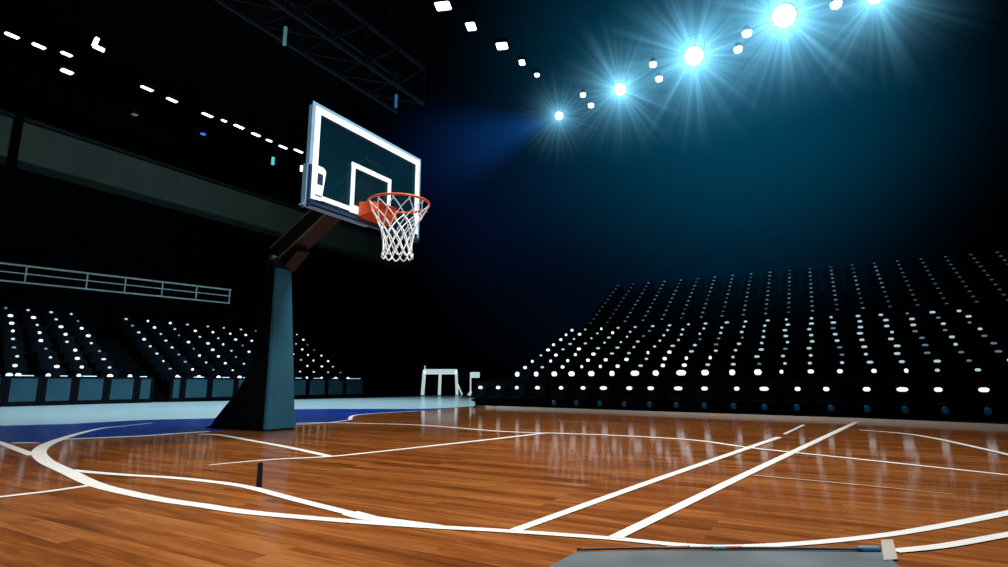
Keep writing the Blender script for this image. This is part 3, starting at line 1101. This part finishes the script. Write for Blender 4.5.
spots = [(559, 116, 0.12, 1.9, 1.0, 6.5), (620, 89.5, 0.16, 2.5, 1.35, 6.0), (694, 56, 0.23, 2.95, 1.6, 5.5), (784, 16, 0.25, 2.97, 1.95, 5.0), (875, -3, 0.14, 2.6, 1.2, 5.0)]
target = Vector((-2.5, 3.0, 0.0))
for i, (x, y, r, R, pw, ns) in enumerate(spots):
    c = on_z(x, y, LAMPZ)
    t = empty('spotlight', c)
    tag(t, 'glaring blue-white spotlight with rays, %s from left in the diagonal row' % ORD[i + 1], 'spotlight', 'spotlights in the diagonal row')
    q = (target - c).to_track_quat('-Z', 'Y').to_matrix()
    sx = r / 0.2
    hs = MB().tube([(0, 0, 0.02), (0, 0, 0.10), (0, 0, 0.40), (0, 0, 0.46)], [r * 1.12, r * 1.12, r * 0.8, r * 0.4], 20)
    hs.xform(q.to_4x4())
    hs.obj('housing', M['housing'], t)
    ls = MB().tube([(0, 0, -0.05), (0, 0, -0.02), (0, 0, 0.03)], [r * 0.6, r * 0.95, r], 20)
    ls.xform(q.to_4x4())
    ls.obj('lens', M['lens'], t, smooth=True)
    yk = MB()
    yk.tube([(r * 1.2, 0, 0.1), (r * 1.2, 0, 0.6), (-r * 1.2, 0, 0.6), (-r * 1.2, 0, 0.1)], 0.01, 6)
    yk.obj('yoke', M['housing'], t)
    MB().tube([(0, 0, 0.6), (0, 0, ZC - LAMPZ - 0.02)], 0.008, 8).obj('hanger', M['housing'], t)
    # glow and starburst rays around the lamp, put in as emission
    bm = bmesh.new()
    bmesh.ops.create_icosphere(bm, subdivisions=3, radius=1.0)
    me = bpy.data.meshes.new('painted_glow')
    bm.to_mesh(me)
    bm.free()
    me.materials.append(glow_mat('painted_glow_%d' % i, 0.031 * pw, 0.25 * pw, (0.17, 0.52, 0.76), i + 1.3, ns * 1.5))
    gl = bpy.data.objects.new('painted_glow', me)
    COL.objects.link(gl)
    gl.parent = t
    gl.scale = (R, R, R)
    gl['label'] = 'teal glow and starburst rays painted around the lamp'
    if i == 0:
        # blue shaft of light from the first lamp, painted as an emissive cone
        end = on_z(392, 172, 5.6)
        dv = end - c
        bm = bmesh.new()
        bmesh.ops.create_cone(bm, cap_ends=True, segments=32, radius1=0.3, radius2=0.002, depth=1.0)
        bmesh.ops.translate(bm, verts=bm.verts, vec=(0, 0, -0.5))
        me = bpy.data.meshes.new('light_beam')
        bm.to_mesh(me)
        bm.free()
        me.materials.append(beam_mat('blue_beam', 0.10, (0.01, 0.13, 0.62)))
        be = bpy.data.objects.new('light_beam', me)
        COL.objects.link(be)
        be.parent = t
        be.rotation_mode = 'QUATERNION'
        be.rotation_quaternion = dv.to_track_quat('-Z', 'Y')
        Ln = dv.length
        be.scale = (Ln, Ln, Ln)
        be['label'] = 'blue shaft of light painted in the haze'

# haze glow put in as emission across the hall, brightest under the spotlights
hb_ = MB().box(((X0 + X1) / 2, (Y0 + Y1) / 2, (ZC - 0.005 - 0.0095) / 2), (X1 - X0 - 0.01, Y1 - Y0 - 0.01, ZC - 0.005 + 0.0095))
hz = hb_.obj('teal_haze_glow', haze_mat('teal_haze_glow', [
    ((-1.8, 15.0, 8.6), (8.6, 5.0, 7.6), 0.036, (0.003, 0.27, 0.53)),
    ((-10.0, 17.5, 7.8), (6.5, 4.5, 5.5), 0.0045, (0.02, 0.16, 0.75)),
    ((-5.0, 23.0, 5.0), (14.0, 5.0, 8.0), 0.0042, (0.01, 0.15, 0.46))]))
tag(hz, 'teal and dark blue haze glow painted in the dark air under the spotlights', 'haze', kind='stuff')

# roof truss in front of the dark ceiling
tx = -9.5
pA, pB = on_x(225, 10, tx), on_x(397, 108, tx)
zc = (pA.z + pB.z) / 2
ya_, yb_ = pA.y - 2.5, pB.y
tr = empty('roof_truss', (tx, yb_, zc))
tag(tr, 'dark steel roof truss with diagonal braces above the backboard', 'truss')
TB = Vector(tr.location)


def tobj(mb, name, m='truss'):
    mb.v = [tuple(Vector(p) - TB) for p in mb.v]
    return mb.obj(name, M[m], tr)


W_, H_ = 0.9, 1.0
for sx_, sz_ in ((0, 0), (W_, 0), (0, H_), (W_, H_)):
    tobj(MB().tube([(tx + sx_, ya_, zc + sz_), (tx + sx_, yb_, zc + sz_)], 0.05, 8), 'chord')
nb = 7
br_ = MB()
for k in range(nb):
    y0_ = ya_ + (yb_ - ya_) * k / nb
    y1_ = ya_ + (yb_ - ya_) * (k + 1) / nb
    for sx_ in (0, W_):
        br_.tube([(tx + sx_, y0_, zc), (tx + sx_, y1_, zc + H_)], 0.025, 6)
        br_.tube([(tx + sx_, y1_, zc), (tx + sx_, y1_, zc + H_)], 0.025, 6)
    br_.tube([(tx, y0_, zc), (tx + W_, y1_, zc)], 0.025, 6)
tobj(br_, 'bracing')
for k in (0.12, 0.88):
    y = ya_ + (yb_ - ya_) * k
    tobj(MB().tube([(tx + W_ / 2, y, zc + H_), (tx + W_ / 2, y, ZC - 0.02)], 0.03, 6), 'hanger')
for i, (x, y, hgt, m_) in enumerate(((285, 36, .40, 'lens_teal'), (396, 101, .34, 'lens_blue'))):
    p = on_x(x, y, tx + 0.45)
    t = empty('truss_tube', p)  # pale hanging strip, its brightness put in as emission
    tag(t, ('pale teal upright tube hanging near the top edge from the roof truss', 'blue upright tube hanging at the end of the roof truss')[i], 'light')
    MB().tube([(0, 0, -hgt / 2), (0, 0, hgt / 2)], 0.035, 8).obj('tube', mat('tube_%d' % i, (0.1, 0.3, 0.35), 0.4, emit=((0.12, 0.3, 0.34), (0.03, 0.18, 0.5))[i], strength=0.5), t)
    MB().tube([(0, 0, hgt / 2), (0, 0, max(zc + 0.5, p.z + 0.5) - p.z + 0.6)], 0.012, 6).obj('hanger', M['housing'], t)


# ------------------------------------------------------------------ lighting
def area(name, loc, tgt, size, power, col, spread=PI):
    l = bpy.data.lights.new(name, 'AREA')
    l.shape = 'DISK'
    l.size = size
    l.energy = power
    l.color = col
    l.spread = spread
    o = bpy.data.objects.new(name, l)
    COL.objects.link(o)
    o.location = loc
    o.rotation_euler = (Vector(tgt) - Vector(loc)).to_track_quat('-Z', 'Y').to_euler()
    return o


def spot(name, loc, tgt, angle, power, col, blend=0.8, radius=0.4):
    l = bpy.data.lights.new(name, 'SPOT')
    l.spot_size = math.radians(angle)
    l.spot_blend = blend
    l.energy = power
    l.color = col
    l.shadow_soft_size = radius
    o = bpy.data.objects.new(name, l)
    COL.objects.link(o)
    o.location = loc
    o.rotation_euler = (Vector(tgt) - Vector(loc)).to_track_quat('-Z', 'Y').to_euler()
    return o


spot('court_light', (0.2, 6.0, 11.5), (-2.6, 5.4, 0), 74, 7200, (1.0, 0.96, 0.90), 1.0, 1.2)
spot('near_court_light', (-1.6, 0.0, 10.5), (-3.2, 2.9, 0), 50, 3000, (1.0, 0.95, 0.88), 1.0, 1.0)
spot('apron_fill', (-12.5, 9.5, 11.0), (-13.8, 10.0, 0), 92, 6800, (0.74, 0.92, 1.0), 0.7, 0.8)  # unseen lamp added to brighten the pale apron
spot('board_light', (2.5, 3.0, 7.5), (-4.6, 4.8, 2.8), 24, 900, (0.75, 0.93, 1.0), 0.9, 0.5)
spot('left_wash', (-10, 10, 10.5), (-24, 12, 6.5), 95, 1000, (0.75, 0.95, 1.0), 1.0, 0.8)  # unseen lamp added to lift the left fascia and rail

w = bpy.data.worlds.new('world')
SC.world = w
w.use_nodes = True
w.node_tree.nodes['Background'].inputs['Color'].default_value = (0.01, 0.03, 0.06, 1)
w.node_tree.nodes['Background'].inputs['Strength'].default_value = 0.02

SC.view_settings.view_transform = 'Standard'
SC.view_settings.look = 'None'
SC.view_settings.exposure = 0
SC.cycles.max_bounces = 6
SC.cycles.diffuse_bounces = 2
SC.cycles.glossy_bounces = 3
SC.cycles.transparent_max_bounces = 16
SC.cycles.volume_bounces = 0
SC.cycles.sample_clamp_indirect = 4
SC.cycles.use_denoising = True
